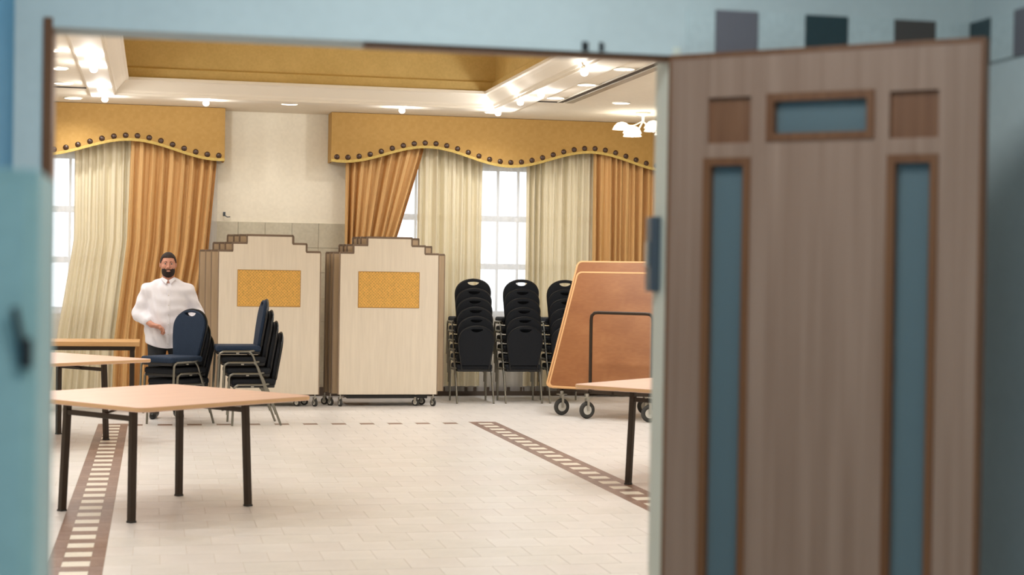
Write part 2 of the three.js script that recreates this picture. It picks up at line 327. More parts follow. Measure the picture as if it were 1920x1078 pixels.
{ // steel cabinet hung on the left corridor wall, very close to the lens
  const c = thing('wall_cabinet', 'blurred teal steel wall cabinet with dark latch at left edge', 'cabinet', [CORR.x0 + 0.006, 0.7, -2.0]);
  mesh('body', box(0.168, 0.985, 0.30, 0.084, 0.4925, -0.15, 0.004), M.steelTeal, c);
  const d = mesh('door', box(0.150, 0.955, 0.012, 0.080, 0.4925, 0.005, 0.003), M.steelTeal, c);
  mesh('latch', merge([box(0.014, 0.036, 0.022, 0.158 - 0.002, 0.765, 0.02, 0.003), pipe([[0.154, 0.765, 0.028], [0.146, 0.805, 0.03], [0.142, 0.82, 0.03]], 0.0045, 0.01)]), M.black, d);
}
for (const [k, [x, z]] of CORRIDOR_PANELS.entries()) { // corridor lamps
  const l = thing('ceiling_panel_lamp', ['flat fluorescent panel lamp on the corridor ceiling before the doorway', 'flat fluorescent panel lamp on the corridor ceiling over the viewer'][k], 'lamp', [x, 2.8, z]);
  mesh('tray', box(1.2, 0.05, 0.38, 0, -0.025, 0, 0.005), M.lampRim, l);
  mesh('diffuser', box(1.1, 0.008, 0.3, 0, -0.053, 0), std(0xffffff, 0.5, { emissive: CORRIDOR_LAMP, emissiveIntensity: 1.5 }), l);
}

// ------------------------------------------------------------------ windows
WIN.forEach((w, i) => {
  const g = structGroup('window_' + (i + 1), ['white barred window behind sheer cloth at the far left', 'wide white barred window behind the stacked chairs'][i], 'window');
  const z = HALL.z0 - 0.14, n = 13, cw = (w.x1 - w.x0) / n, rows = [SILL, 1.64, 2.25, HEAD], bar = 0.03;
  const f = extrude(rect(w.x0, w.x1, SILL, HEAD), 0.06, 0, [rect(w.x0 + 0.04, w.x1 - 0.04, SILL + 0.04, HEAD - 0.04).reverse()]); f.translate(0, 0, z - 0.03);
  mesh('window_frame', f, M.whiteFrame, g);
  for (let k = 1; k < n; k++) mesh('glazing_bar', box(bar, HEAD - SILL - 0.08, 0.04, w.x0 + k * cw, (SILL + HEAD) / 2, z, 0.004), M.whiteFrame, g);
  for (const y of [1.64, 2.25]) mesh('transom', box(w.x1 - w.x0 - 0.08, 0.075, 0.05, (w.x0 + w.x1) / 2, y, z, 0.006), M.whiteFrame, g);
  for (let k = 0; k < n; k++) for (let j = 0; j < 3; j++) mesh('pane', span(w.x0 + k * cw + 0.012, w.x0 + (k + 1) * cw - 0.012, rows[j] + 0.035, rows[j + 1] - 0.035, z - 0.002, z + 0.002), M.pane, g);
  mesh('window_sill', span(w.x0 - 0.05, w.x1 + 0.05, SILL - 0.04, SILL, HALL.z0 - 0.1, HALL.z0 + 0.015, 0.006), M.whiteFrame, g);
});
struct(mesh('ground', span(-40, 40, -0.5, -0.3, -70, HALL.z0 - WALLT - 0.2), std(0xb8b5ae, 0.9)), 'pale paved ground outside the windows', 'ground');

// ------------------------------------------------------------------ curtains and valances
function drape(name, label, mat, o) {   // o: top, bottom, left(h), right(h), z, pleats, amp, s
  const nu = o.pleats * 12, nv = 40, pos = [], uv = [], idx = []; let k = o.s;
  const r = () => { k = (Math.imul(k, 1664525) + 1013904223) >>> 0; return k / 4294967296; };
  const widths = Array.from({ length: o.pleats }, () => 0.65 + 0.7 * r()), amps = widths.map(() => 0.6 + 0.6 * r()), total = widths.reduce((a, b) => a + b), drift = widths.map(() => r() * 6.28);
  const fold = (u, v) => {
    let t = u * total, i = 0; while (i < widths.length - 1 && t > widths[i]) { t -= widths[i]; i++; }
    const p = t / widths[i], c = Math.sin(p * 2 * Math.PI), sharp = Math.sign(c) * Math.pow(Math.abs(c), 0.7);
    return o.amp * amps[i] * (sharp * (0.75 + 0.25 * Math.sin(v * 2.2 + drift[i])) + 0.16 * Math.sin(p * 6 * Math.PI + v * 3 + drift[i]));
  };
  for (let j = 0; j <= nv; j++) for (let i = 0; i <= nu; i++) {
    const v = j / nv, u = i / nu, h = o.bottom + (o.top - o.bottom) * v, a = o.left(h), b = o.right(h);
    const sway = 0.012 * Math.sin(u * o.pleats * 2.3 + v * 3.1 + o.s) * (1 - v);
    pos.push(a + (b - a) * u + sway, h, o.z + fold(u, v) + (o.lean ? o.lean(h) : 0)); uv.push(u * 3, v * 3);
  }
  for (let j = 0; j < nv; j++) for (let i = 0; i < nu; i++) { const a = j * (nu + 1) + i, b = a + 1, c = a + nu + 1, d = c + 1; idx.push(a, b, d, a, d, c); }
  const g = new THREE.BufferGeometry(); g.setAttribute('position', new THREE.Float32BufferAttribute(pos, 3)); g.setAttribute('uv', new THREE.Float32BufferAttribute(uv, 2)); g.setIndex(idx); g.computeVertexNormals();
  return tag(mesh(name, g, mat), label, 'curtain');
}
const lerpAt = (pts) => (h) => { for (let i = 0; i < pts.length - 1; i++) { const [h0, x0] = pts[i], [h1, x1] = pts[i + 1]; if (h <= h1 || i === pts.length - 2) { const t = Math.max(0, Math.min(1, (h - h0) / (h1 - h0))); return x0 + (x1 - x0) * t; } } };
const flat = (x) => () => x;
drape('sheer_curtain', 'white sheer curtain at the far left window edge', M.sheer, { top: 3.4, bottom: 0.06, left: flat(-2.6), right: flat(0.735), z: -19.845, pleats: 22, amp: 0.02, s: 3 });
drape('sheer_curtain', 'white sheer curtain glowing between the cream curtains behind the chair stacks', M.sheer, { top: 3.4, bottom: 0.06, left: flat(2.3), right: flat(6.2), z: -19.845, pleats: 26, amp: 0.02, s: 5 });
drape('cream_curtain', 'cream curtain falling left of the man beside the gold curtain', M.creamCloth, { top: 3.4, bottom: 0.05, left: lerpAt([[0, -1.2], [0.73, -1.12], [1.88, -0.95], [3, -0.95]]), right: lerpAt([[0, -0.36], [0.73, -0.36], [1.88, -0.24], [3, -0.22]]), z: -19.76, pleats: 8, amp: 0.052, s: 11 });
drape('gold_curtain', 'gold curtain flaring behind the man in the white shirt', M.gold, { top: 3.4, bottom: 0.04, left: lerpAt([[0, -0.47], [0.7, -0.455], [1.88, -0.33], [3.03, -0.30]]), right: lerpAt([[0, 0.40], [0.95, 0.48], [1.77, 0.62], [2.84, 0.71]]), z: -19.645, pleats: 9, amp: 0.07, s: 17 });
drape('gold_curtain', 'gold curtain pulled aside above the right folding partition', M.gold, { top: 3.4, bottom: 0.04, left: lerpAt([[0, 2.22], [1.1, 2.28], [3.4, 2.265]]), right: lerpAt([[0, 2.62], [1.1, 2.56], [2.0, 2.92], [3.01, 3.22], [3.4, 3.3]]), z: -19.645, pleats: 9, amp: 0.065, s: 23 });
drape('cream_curtain', 'straight cream curtain beside the leftmost tall chair stack', M.creamCloth, { top: 3.4, bottom: 0.13, left: flat(3.19), right: flat(4.01), z: -19.76, pleats: 8, amp: 0.052, s: 29 });
drape('cream_curtain', 'straight cream curtain between the bright window gap and the rightmost gold curtain', M.creamCloth, { top: 3.4, bottom: 0.13, left: flat(4.575), right: flat(5.47), z: -19.76, pleats: 10, amp: 0.052, s: 31 });
drape('gold_curtain', 'straight tan gold curtain rising behind the leaning table tops', M.gold, { top: 3.4, bottom: 0.04, left: flat(5.42), right: flat(6.35), z: -19.645, pleats: 10, amp: 0.06, s: 37 });
drape('cream_curtain', 'cream curtain on the hidden left side of the far left window', M.creamCloth, { top: 3.4, bottom: 0.05, left: flat(-3.3), right: flat(-2.5), z: -19.76, pleats: 8, amp: 0.052, s: 41 });

function valance(label, x0, x1, peak, mid) {
  const v = thing('valance', label, 'valance', [0, 0, -19.5]), amp = 0.104, lam = 2.085;
  const studY = (x) => mid + amp * Math.cos(2 * Math.PI * (x - peak) / lam), edgeY = (x) => studY(x) - 0.062;
  const line = (f, n = 90) => Array.from({ length: n + 1 }, (_, i) => { const x = x0 + (x1 - x0) * i / n; return [x, f(x)]; });
  const board = [...line(edgeY), [x1, CEIL - 0.004], [x0, CEIL - 0.004]];
  const g = extrude(board, 0.03, 0.004); g.translate(0, 0, -0.034);
  mesh('face_board', g, M.valance, v);
  for (const x of [x0 + 0.012, x1 - 0.012]) mesh('return_board', span(x - 0.012, x + 0.012, edgeY(x), CEIL - 0.004, -0.38, -0.034), M.valance, v);
  const tr = [...line(edgeY), ...line((x) => edgeY(x) + 0.034).reverse()], tg = extrude(tr, 0.006, 0.002); tg.translate(0, -0.004, 0);
  mesh('trim_band', tg, M.valanceTrim, v);
  const stud = new THREE.SphereGeometry(0.034, 14, 8, 0, Math.PI * 2, 0, Math.PI / 2); stud.rotateX(Math.PI / 2); stud.scale(1, 1, 0.55);
  const n = Math.round((x1 - x0 - 0.13) / 0.1355);
  for (let i = 0; i <= n; i++) { const x = x0 + 0.07 + (x1 - x0 - 0.14) * i / n; mesh('stud', stud, M.stud, v).position.set(x, studY(x), 0.001); }
  return v;
}
valance('gold scalloped valance with dark studs above the man', -3.42, 0.80, -0.30, 3.018);
valance('gold scalloped valance with dark studs above the chair stacks', 2.075, 6.42, 3.265, 3.043);

{ const h = thing('curtain_hook', 'small dark hook on the pier right of the gold curtain', 'hook', [0.82, 2.21, HALL.z0]);
  mesh('plate', box(0.03, 0.05, 0.006, 0, 0.02, 0.003, 0.002), M.lockGrey, h); mesh('hook', pipe([[0, 0.03, 0.005], [0, 0.01, 0.03], [0.03, -0.02, 0.045], [0.07, -0.015, 0.04]], 0.006, 0.02), M.lockGrey, h); }
// ------------------------------------------------------------------ folding partitions
function partition(label, xL, z, casterXs, rear) {
  const p = thing('folding_partition', label, 'partition', [xL, 0, z], 0, 'folded partitions on casters');
  const W = 1.135, H0 = 0.138, T = 0.045;
  const outline = [[0, H0], [W, H0], [W, 1.765], [W - 0.155, 1.765], [W - 0.155, 1.855], [W - 0.31, 1.855], [W - 0.31, 1.945], [0.31, 1.945], [0.31, 1.855], [0.15, 1.855], [0.15, 1.765], [0, 1.765]];
  const top = outline.slice(2).map(([x, y]) => [x, y]);
  const trimGeo = (() => { // flat brown capping that follows the stepped top
    const parts = [], t = 0.018;
    for (let i = 0; i < top.length - 1; i++) {
      const [ax, ay] = top[i], [bx, by] = top[i + 1];
      if (ay === by) parts.push(span(Math.min(ax, bx) - 0.004, Math.max(ax, bx) + 0.004, ay - 0.012, ay + t - 0.006, -T - 0.004, 0.004));
      else parts.push(span(ax - 0.011, ax + 0.007, Math.min(ay, by), Math.max(ay, by), -T - 0.004, 0.004));
    }
    return merge(parts);
  })();
  const leafGeo = extrude(outline, T, 0.003); leafGeo.translate(0, 0, -T + 0.0);
  const sideGeo = merge([span(-0.012, 0, H0, 1.765, -T - 0.002, 0.002), span(W, W + 0.012, H0, 1.765, -T - 0.002, 0.002)]);
  const insetGeo = box(0.70, 0.405, 0.008, 0.562, 1.345, 0.004, 0.002);
  const insetFrame = extrude(rect(0.206, 0.918, 1.136, 1.554), 0.006, 0, [rect(0.216, 0.908, 1.146, 1.544).reverse()]);
  const leaf = (dx, dz, front) => {
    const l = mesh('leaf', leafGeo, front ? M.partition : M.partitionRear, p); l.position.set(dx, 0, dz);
    mesh('capping', trimGeo, M.partitionTrim, l); mesh('side_strip', sideGeo, M.partitionEdge, l);
    if (front) { mesh('woven_inset', insetGeo, M.rattan, l); mesh('inset_frame', insetFrame, std(0xb07e3c, 0.6), l); }
  };
  leaf(0, 0, true);
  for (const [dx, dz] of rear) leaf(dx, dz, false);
  const dzs = rear.map(([, dz]) => dz);
  mesh('bottom_rail', span(0.1, W - 0.1, 0.09, 0.13, Math.min(...dzs) - T, -0.04), M.black, p);
  const wheel = new THREE.CylinderGeometry(0.042, 0.042, 0.024, 18); wheel.rotateZ(Math.PI / 2);
  const wheelHub = new THREE.CylinderGeometry(0.024, 0.024, 0.03, 14); wheelHub.rotateZ(Math.PI / 2);
  const fork = merge([span(-0.019, -0.015, 0.035, 0.10, -0.016, 0.016), span(0.015, 0.019, 0.035, 0.10, -0.016, 0.016), span(-0.02, 0.02, 0.098, 0.104, -0.02, 0.02), new THREE.CylinderGeometry(0.009, 0.009, 0.036, 10).translate(0, 0.12, 0)]);
  for (const [cx, cz, turn] of casterXs) {
    const c = mesh('caster', fork, M.casterMetal, p); c.position.set(cx, 0, cz); c.rotation.y = turn;
    const w = mesh('wheel', wheel, M.tyre, c); w.position.set(0, 0.042, 0.0); mesh('hub', wheelHub, M.hub, c).position.set(0, 0.042, 0);
  }
  return p;
}
const CASTERS = [[0.02, -0.02, 0.3], [0.90, -0.05, 0.9], [1.0, -0.22, 1.2], [1.10, -0.02, 0.5], [-0.08, -0.14, 0.7], [-0.13, -0.3, 1.0]];
partition('left folding partition with yellow woven inset behind the side-on chairs', 0.705, -18.32, CASTERS, [[-0.075, -0.13], [-0.135, -0.26], [-0.20, -0.39], [0.05, -0.50]]);
partition('right folding partition with yellow woven inset beside the tall chair stacks', 2.075, -18.32, CASTERS, [[-0.06, -0.13], [-0.085, -0.26], [-0.12, -0.39], [0.16, -0.50]]);

// ------------------------------------------------------------------ folding tables
function foldingTable(label, x, z, turn, topMat = M.laminate) {
  const t = thing('folding_table', label, 'table', [x, 0, z], turn, 'square folding tables in the hall'), S = 1.42, y = 0.74;
  const g = extrude(roundRect(S, S, 0.07), 0.024, 0.003); g.rotateX(-Math.PI / 2); g.translate(0, y - 0.024 - 0.003, 0);
  mesh('table_top', uvMetres(g), topMat, t);
  const e = extrude(roundRect(S + 0.004, S + 0.004, 0.072), 0.02, 0, [roundRect(S - 0.01, S - 0.01, 0.066)]); e.rotateX(-Math.PI / 2); e.translate(0, y - 0.024, 0);
  mesh('edge_band', uvMetres(e), M.laminateEdge, t);
  for (const a of [-0.48, 0.48]) {
    for (const b of [-0.345, 0.345]) {
      const leg = box(0.042, 0.712, 0.042, 0, 0, 0, 0.006), sa = Math.sign(a), sb = Math.sign(b);
      const p = leg.attributes.position; for (let i = 0; i < p.count; i++) { const k = 0.5 - p.getY(i) / 0.712; p.setXYZ(i, p.getX(i) + a + sa * 0.02 * (k - 1), p.getY(i) + 0.357, p.getZ(i) + b + sb * 0.02 * (k - 1)); }
      mesh('leg', leg, M.darkSteel, t);
      mesh('foot_cap', box(0.046, 0.012, 0.046, a, 0.006, b, 0.003), M.black, t);
    }
    mesh('crossbar', box(0.026, 0.032, 0.66, a - Math.sign(a) * 0.015, 0.635, 0, 0.004), M.darkSteel, t);
    mesh('hinge_rail', box(0.06, 0.02, 0.76, a - Math.sign(a) * 0.02, 0.703, 0, 0.003), M.darkSteel, t);
    mesh('brace', pipe([[a - Math.sign(a) * 0.02, 0.635, 0], [a - Math.sign(a) * 0.33, 0.70, 0]], 0.008), M.darkSteel, t);
  }
  return t;
}
foldingTable('pale square folding table in the left foreground, nearest the doorway', 0.03, -10.63, 0.69);
foldingTable('pale square folding table second back on the left, beside the blue chairs', -1.0, -14.84, 0.70);
foldingTable('pale square folding table cut off by the door jamb at right', 4.06, -11.5, 0.70);
{ // long oak-topped table against the curtains
  const t = thing('long_table', 'long wooden table with dark apron before the left curtains', 'table', [-1.18, 0, -18.0]);
  mesh('table_top', box(2.06, 0.05, 0.72, 0, 0.735, 0, 0.006), M.oakTop, t);
  mesh('apron', box(1.96, 0.045, 0.62, 0, 0.688, 0), M.darkSteel, t);
  for (const x of [-0.95, 0.95]) for (const z of [-0.28, 0.28]) mesh('leg', box(0.045, 0.667, 0.045, x, 0.3335, z, 0.005), M.darkSteel, t);
}

// ------------------------------------------------------------------ stacking chairs
function makeChair(label, pad, padBack) {
  const c = thing('stacking_chair', label, 'chair', [0, 0, 0], 0, 'stacked banquet chairs');
  // padded seat
  const seat = box(0.43, 0.062, 0.44, 0, 0.432, 0.005, 0.024, 4), p = seat.attributes.position;
  for (let i = 0; i < p.count; i++) if (p.getY(i) > 0.43) p.setY(i, p.getY(i) + 0.012 * Math.max(0, Math.cos(p.getX(i) * 6.5)) * Math.max(0, Math.cos(p.getZ(i) * 6)));
  seat.computeVertexNormals(); mesh('seat', seat, pad, c);
  mesh('seat_pan', box(0.415, 0.03, 0.42, 0, 0.392, 0.005, 0.008), M.chairBlack, c);
  // backrest: tapered pad with rounded crown and a grip slot
  const s = new THREE.Shape();
  s.moveTo(-0.165, 0.455); s.lineTo(0.165, 0.455); s.bezierCurveTo(0.185, 0.56, 0.205, 0.66, 0.208, 0.74); s.bezierCurveTo(0.212, 0.83, 0.15, 0.913, 0, 0.917);
  s.bezierCurveTo(-0.15, 0.913, -0.212, 0.83, -0.208, 0.74); s.bezierCurveTo(-0.205, 0.66, -0.185, 0.56, -0.165, 0.455);
  const slot = new THREE.Path(); slot.moveTo(-0.075, 0.885); slot.bezierCurveTo(-0.06, 0.84, 0.06, 0.84, 0.075, 0.885); slot.bezierCurveTo(0.04, 0.897, -0.04, 0.897, -0.075, 0.885);
  const lean = (g) => { const q = g.attributes.position; for (let i = 0; i < q.count; i++) { const h = q.getY(i) - 0.44; q.setZ(i, q.getZ(i) - 0.205 - 0.13 * h - 0.05 * h * h - 0.35 * 0.0 * q.getX(i) ** 2); } g.computeVertexNormals(); return g; };
  const pb = extrude(s, 0.022, 0.008, [slot]); mesh('backrest', lean(pb), padBack, c);
  const shell = extrude(new THREE.Shape(s.getPoints(16)), 0.008, 0.002, [new THREE.Path(slot.getPoints(8))]); shell.translate(0, 0, -0.022); mesh('back_shell', lean(shell), M.chairCloth, c);
  // outer hoop of the back
  const hoop = s.getPoints(14).slice(1).map((v) => [v.x * 1.03, v.y + (v.y > 0.5 ? 0.006 : 0), -0.01]);
  const rim = new THREE.TubeGeometry(new THREE.CatmullRomCurve3([[0.165, 0.40, -0.005], ...hoop, [-0.165, 0.40, -0.005]].map((q) => V(...q))), 60, 0.0095, 6, false);
  mesh('back_frame', lean(uvMetres(rim)), M.backHoop, c);
  for (const x of [-0.222, 0.222]) {
    mesh('leg', pipe([[x, 0, 0.215], [x, 0.385, 0.20], [x, 0.407, 0.16]], 0.0115, 0.035), M.chairFrame, c);
    mesh('leg', pipe([[x, 0, -0.27], [x, 0.37, -0.13], [x, 0.407, -0.09]], 0.0115, 0.035), M.chairFrame, c);
    mesh('side_rail', pipe([[x, 0.407, 0.165], [x, 0.407, -0.10], [x * 0.8, 0.43, -0.205]], 0.0115, 0.03), M.chairFrame, c);
    mesh('stack_bumper', box(0.018, 0.014, 0.03, x, 0.39, 0.02, 0.004), M.casterMetal, c);
  }
  return c;
}
const ORD = { 3: ['lowest', 'middle', 'topmost'], 4: ['lowest', 'second lowest', 'second highest', 'topmost'], 6: ['lowest', 'second lowest', 'third lowest', 'third highest', 'second highest', 'topmost'] };
let black, blue;
function stack(n, x, z, turn, where, top) {
  for (let k = 0; k < n; k++) {
    const isBlue = top && k === n - 1, label = `${isBlue ? 'blue' : 'black'} padded stacking chair, ${ORD[n][k]} in ${where}`;
    const fx = Math.sin(turn), fz = Math.cos(turn), pos = [x + fx * 0.05 * k, 0.111 * k, z + fz * 0.05 * k];
    if (isBlue) { if (!blue) { blue = makeChair(label, M.blueCloth, M.blueCloth); blue.position.set(...pos); blue.rotation.y = turn; } else copyOf(blue, pos, turn, label); }
    else if (!black) { black = makeChair(label, M.chairCloth, M.chairCloth); black.position.set(...pos); black.rotation.y = turn; } else copyOf(black, pos, turn, label);
  }
}
stack(6, 3.742, -18.92, Math.PI, 'the leftmost tall stack by the curtains');
stack(6, 4.335, -18.92, Math.PI, 'the tall stack before the bright window gap');
stack(6, 4.88, -18.92, Math.PI, 'the tall stack half hidden by leaning table tops');
stack(3, 0.25, -16.36, -0.78, 'the stack in front of the man', true);
stack(4, 0.97, -16.34, -Math.PI / 2 + 0.06, 'the side-on stack before the left partition', true);

// ------------------------------------------------------------------ table trolley and the table tops leaning on it
{
  const be = 40 * Math.PI / 180, bl = V(4.25, 0, -17.12), u = V(Math.cos(be), 0, Math.sin(be)), q = V(Math.sin(be), 0, -Math.cos(be));
  const t = thing('table_trolley', 'dark tubular trolley on large grey wheels carrying table tops', 'trolley', [bl.x, 0, bl.z], -be);
  // local x = along the boards, local -z = away from the viewer
  for (const [z, a, b] of [[0.10, 0.40, 1.30], [-0.10, 0.08, 1.30], [-0.76, 0.50, 1.30]]) mesh('base_rail', span(a, b, 0.27, 0.31, z - 0.02, z + 0.02, 0.004), M.darkSteel, t);
  for (const [x, z0, z1] of [[0.12, -0.14, -0.02], [0.53, -0.78, 0.14], [0.83, -0.80, 0.12], [1.25, -0.78, 0.12]]) mesh('base_rail', span(x - 0.02, x + 0.02, 0.272, 0.308, z0, z1, 0.004), M.darkSteel, t);
  mesh('front_hoop', pipe([[0.56, 0.29, 0.115], [0.56, 1.15, 0.115], [1.28, 1.15, 0.115], [1.28, 0.29, 0.115]], 0.018, 0.07, 10), M.darkSteel, t);
  mesh('rear_support', pipe([[0.55, 0.30, -0.62], [0.55, 1.12, -0.575], [1.22, 1.12, -0.575], [1.22, 0.30, -0.62]], 0.018, 0.07, 10), M.darkSteel, t);
  const tyre = new THREE.TorusGeometry(0.07, 0.024, 10, 28), disc = new THREE.CylinderGeometry(0.066, 0.066, 0.026, 22); disc.rotateX(Math.PI / 2);
  const fork = merge([span(-0.014, 0.014, 0.085, 0.235, 0.026, 0.031), span(-0.014, 0.014, 0.085, 0.235, -0.031, -0.026), span(-0.045, 0.045, 0.228, 0.236, -0.04, 0.04), new THREE.CylinderGeometry(0.018, 0.018, 0.04, 12).translate(0, 0.255, 0)]);
  for (const [x, z, turn] of [[0.12, -0.10, be + 0.25], [0.53, 0.12, be + 0.3], [0.83, -0.78, be + 0.1], [1.25, 0.10, be]]) {
    const c = mesh('caster', fork, M.casterMetal, t); c.position.set(x, 0, z); c.rotation.y = turn;
    mesh('tyre', tyre, M.tyre, c).position.y = 0.094; mesh('wheel_hub', disc, M.hub, c).position.y = 0.094;
  }
  const boardAt = (label, W, H, lean, back, along) => {
    const r = 0.06, g = extrude(roundRect(W, H, r), 0.02, 0.003); g.translate(W / 2, H / 2, -0.02);
    const o = thing('table_top_board', label, 'table top', [bl.x + q.x * back + u.x * along, 0.315, bl.z + q.z * back + u.z * along], 0, 'table tops leaning on the trolley');
    mesh('panel', g, M.board, o);
    const e = extrude(roundRect(W + 0.012, H + 0.012, r), 0.025, 0, [roundRect(W - 0.028, H - 0.028, r - 0.01)]); e.translate(W / 2, H / 2, -0.0205);
    mesh('edge_band', e, M.boardEdge, o);
    o.rotation.order = 'YXZ'; o.rotation.set(-lean, -be, 0);
    return o;
  };
  boardAt('brown table top board leaning at the front of the trolley', 1.46, 1.46, 0.515, 0.0, 0);
  boardAt('brown table top board standing taller behind the front board', 1.46, 1.60, 0.515, 0.045, -0.05);
}

// ------------------------------------------------------------------ ceiling lamps
const discGeo = new THREE.CylinderGeometry(0.092, 0.092, 0.006, 24), rimGeo = new THREE.TorusGeometry(0.1, 0.008, 6, 28); rimGeo.rotateX(Math.PI / 2);
function downlight(x, z, label, hidden) {
  const d = thing('downlight', label, 'downlight', [x, CEIL, z], 0, 'round downlights in the hall ceiling');
  mesh('lens', discGeo, M.lampGlow, d).position.y = -0.008; mesh('rim', rimGeo, M.lampRim, d).position.y = -0.006;
  const s = new THREE.SpotLight(HALL_LAMP, DOWNLIGHT_CD, 0, 1.32, 0.8, 2); s.position.set(0, -0.03, 0); s.target.position.set(0, -2, 0); s.castShadow = true; s.shadow.radius = 3.5; d.add(s, s.target);
}
function ceilingBulb(x, z, label) {
  const y = 3.492, b = thing('ceiling_bulb', label, 'bulb', [x, y, z], 0, 'small bulbs along the ceiling moulding');
  mesh('socket', new THREE.CylinderGeometry(0.026, 0.032, 0.022, 14).translate(0, -0.011, 0), M.lampRim, b);
  const prof = [[0.0001, -0.096], [0.02, -0.092], [0.033, -0.08], [0.038, -0.064], [0.034, -0.047], [0.022, -0.030], [0.017, -0.020]].map(([r, h]) => new THREE.Vector2(r, h));
  mesh('glass', new THREE.LatheGeometry(prof, 16), M.lampGlow, b);
  const l = new THREE.PointLight(HALL_LAMP, BULB_CD, 0, 2); l.position.set(0, -0.062, 0); l.castShadow = true; l.shadow.radius = 2; b.add(l);
}
for (const [x, z, l] of [[-0.95, -16.17, 'round downlight at the left ceiling edge, nearest of the three there'], [-0.97, -17.48, 'round downlight at the left ceiling edge, middle of the three there'], [-0.94, -18.98, 'round downlight just above the left valance'],
  [1.5, -18.72, 'round downlight above the bare pier between the valances'], [3.93, -18.80, 'round downlight near the far right corner of the ceiling moulding'], [4.25, -17.0, 'round downlight beside the inner end of the slot vent'],
  [4.25, -15.70, 'round downlight midway along the slot vent'], [4.25, -14.38, 'round downlight beside the slot vent, nearest the doorway'], [5.07, -17.24, 'round downlight between the slot vent and the chandelier']]) downlight(x, z, l);
for (let k = 0; k < 7; k++) for (const x of [-0.96, 4.25]) downlight(x, -13.0 + k * 1.36 - (x < 0 ? 1.85 : 0), 'round downlight in the soffit nearer the doorway, above the picture');
for (const [x, z] of [[5.9, -14.2], [5.9, -10.6], [5.9, -7.2], [-2.6, -17.2], [-2.6, -13.8], [-2.6, -10.4], [-2.6, -7.0]]) downlight(x, z, 'round downlight over a side aisle, outside the picture');
for (const [x, z, l] of [[-0.60, -14.8, 'first bulb from the doorway on the left ceiling moulding'], [-0.59, -15.67, 'second bulb from the doorway on the left ceiling moulding'], [-0.58, -17.4, 'third bulb from the doorway on the left ceiling moulding'], [-0.57, -18.45, 'bulb at the far left corner of the ceiling moulding'],
  [0.54, -18.46, 'bulb on the far moulding above the left valance'], [2.78, -18.46, 'bulb on the far moulding above the right partition'], [3.86, -14.35, 'first bulb from the doorway on the right ceiling moulding'], [3.92, -16.3, 'second bulb from the doorway on the right ceiling moulding'],
  [3.88, -17.1, 'third bulb from the doorway on the right ceiling moulding'], [3.90, -18.36, 'bulb at the far right corner of the ceiling moulding']]) ceilingBulb(x, z, l);
for (const z of [-13.0, -11.2, -9.4, -7.6]) for (const x of [-0.6, 3.9]) ceilingBulb(x, z, 'bulb on the moulding nearer the doorway, above the picture');
{ // slot vent
  const s = thing('slot_vent', 'long dark and grey slot vent in the right ceiling', 'vent', [4.48, CEIL, -13.3]), L = 8.2;
  mesh('slot', box(0.055, 0.014, L, -0.07, -0.006, 0), M.slotDark, s);
  mesh('blade', box(0.085, 0.016, L, 0.02, -0.008, 0, 0.002), M.slotGrey, s);
  for (const x of [-0.102, 0.07]) mesh('flange', box(0.012, 0.014, L, x, -0.007, 0), M.slotGrey, s);
}
function chandelier(label, x, y, z, size, cd) {   // pale glass petals round glowing bulbs
  const c = thing('chandelier', label, 'chandelier', [x, y, z]), K = (p) => p.map(([a, b]) => new THREE.Vector2(a * size, b * size));
  mesh('canopy', new THREE.LatheGeometry(K([[0.0001, 0], [0.07, 0], [0.065, -0.02], [0.015, -0.035], [0.012, -0.09]]), 20), M.lampRim, c);
  for (let k = 0; k < 6; k++) {
    const a = k * Math.PI / 3 + 0.3, r = 0.2 * size, dip = (k % 2 ? -0.10 : -0.15) * size, px = Math.cos(a) * r, pz = Math.sin(a) * r;
    mesh('arm', pipe([[0, -0.08 * size, 0], [px * 0.5, dip - 0.03 * size, pz * 0.5], [px, dip, pz]], 0.007 * size, 0.05), M.lampRim, c);
    const cup = new THREE.LatheGeometry(K([[0.012, -0.012], [0.05, 0.0], [0.078, 0.03], [0.092, 0.062]]), 18); cup.rotateX(Math.PI); cup.translate(px, dip, pz);
    mesh('glass_petal', cup, M.crystal, c);
    const bulb = new THREE.SphereGeometry(0.03 * size, 14, 10); bulb.scale(1, 1.3, 1); bulb.translate(px, dip - 0.03 * size, pz); mesh('bulb', bulb, M.lampGlow, c);
    const l = new THREE.PointLight(HALL_LAMP, cd, 0, 2); l.position.set(px, dip - 0.03 * size, pz); l.castShadow = true; l.shadow.radius = 2; c.add(l);
  }
}
chandelier('pale glass ceiling chandelier with glowing bulbs beside the right jamb', 5.64, CEIL, -18.25, 1.25, 0.28);

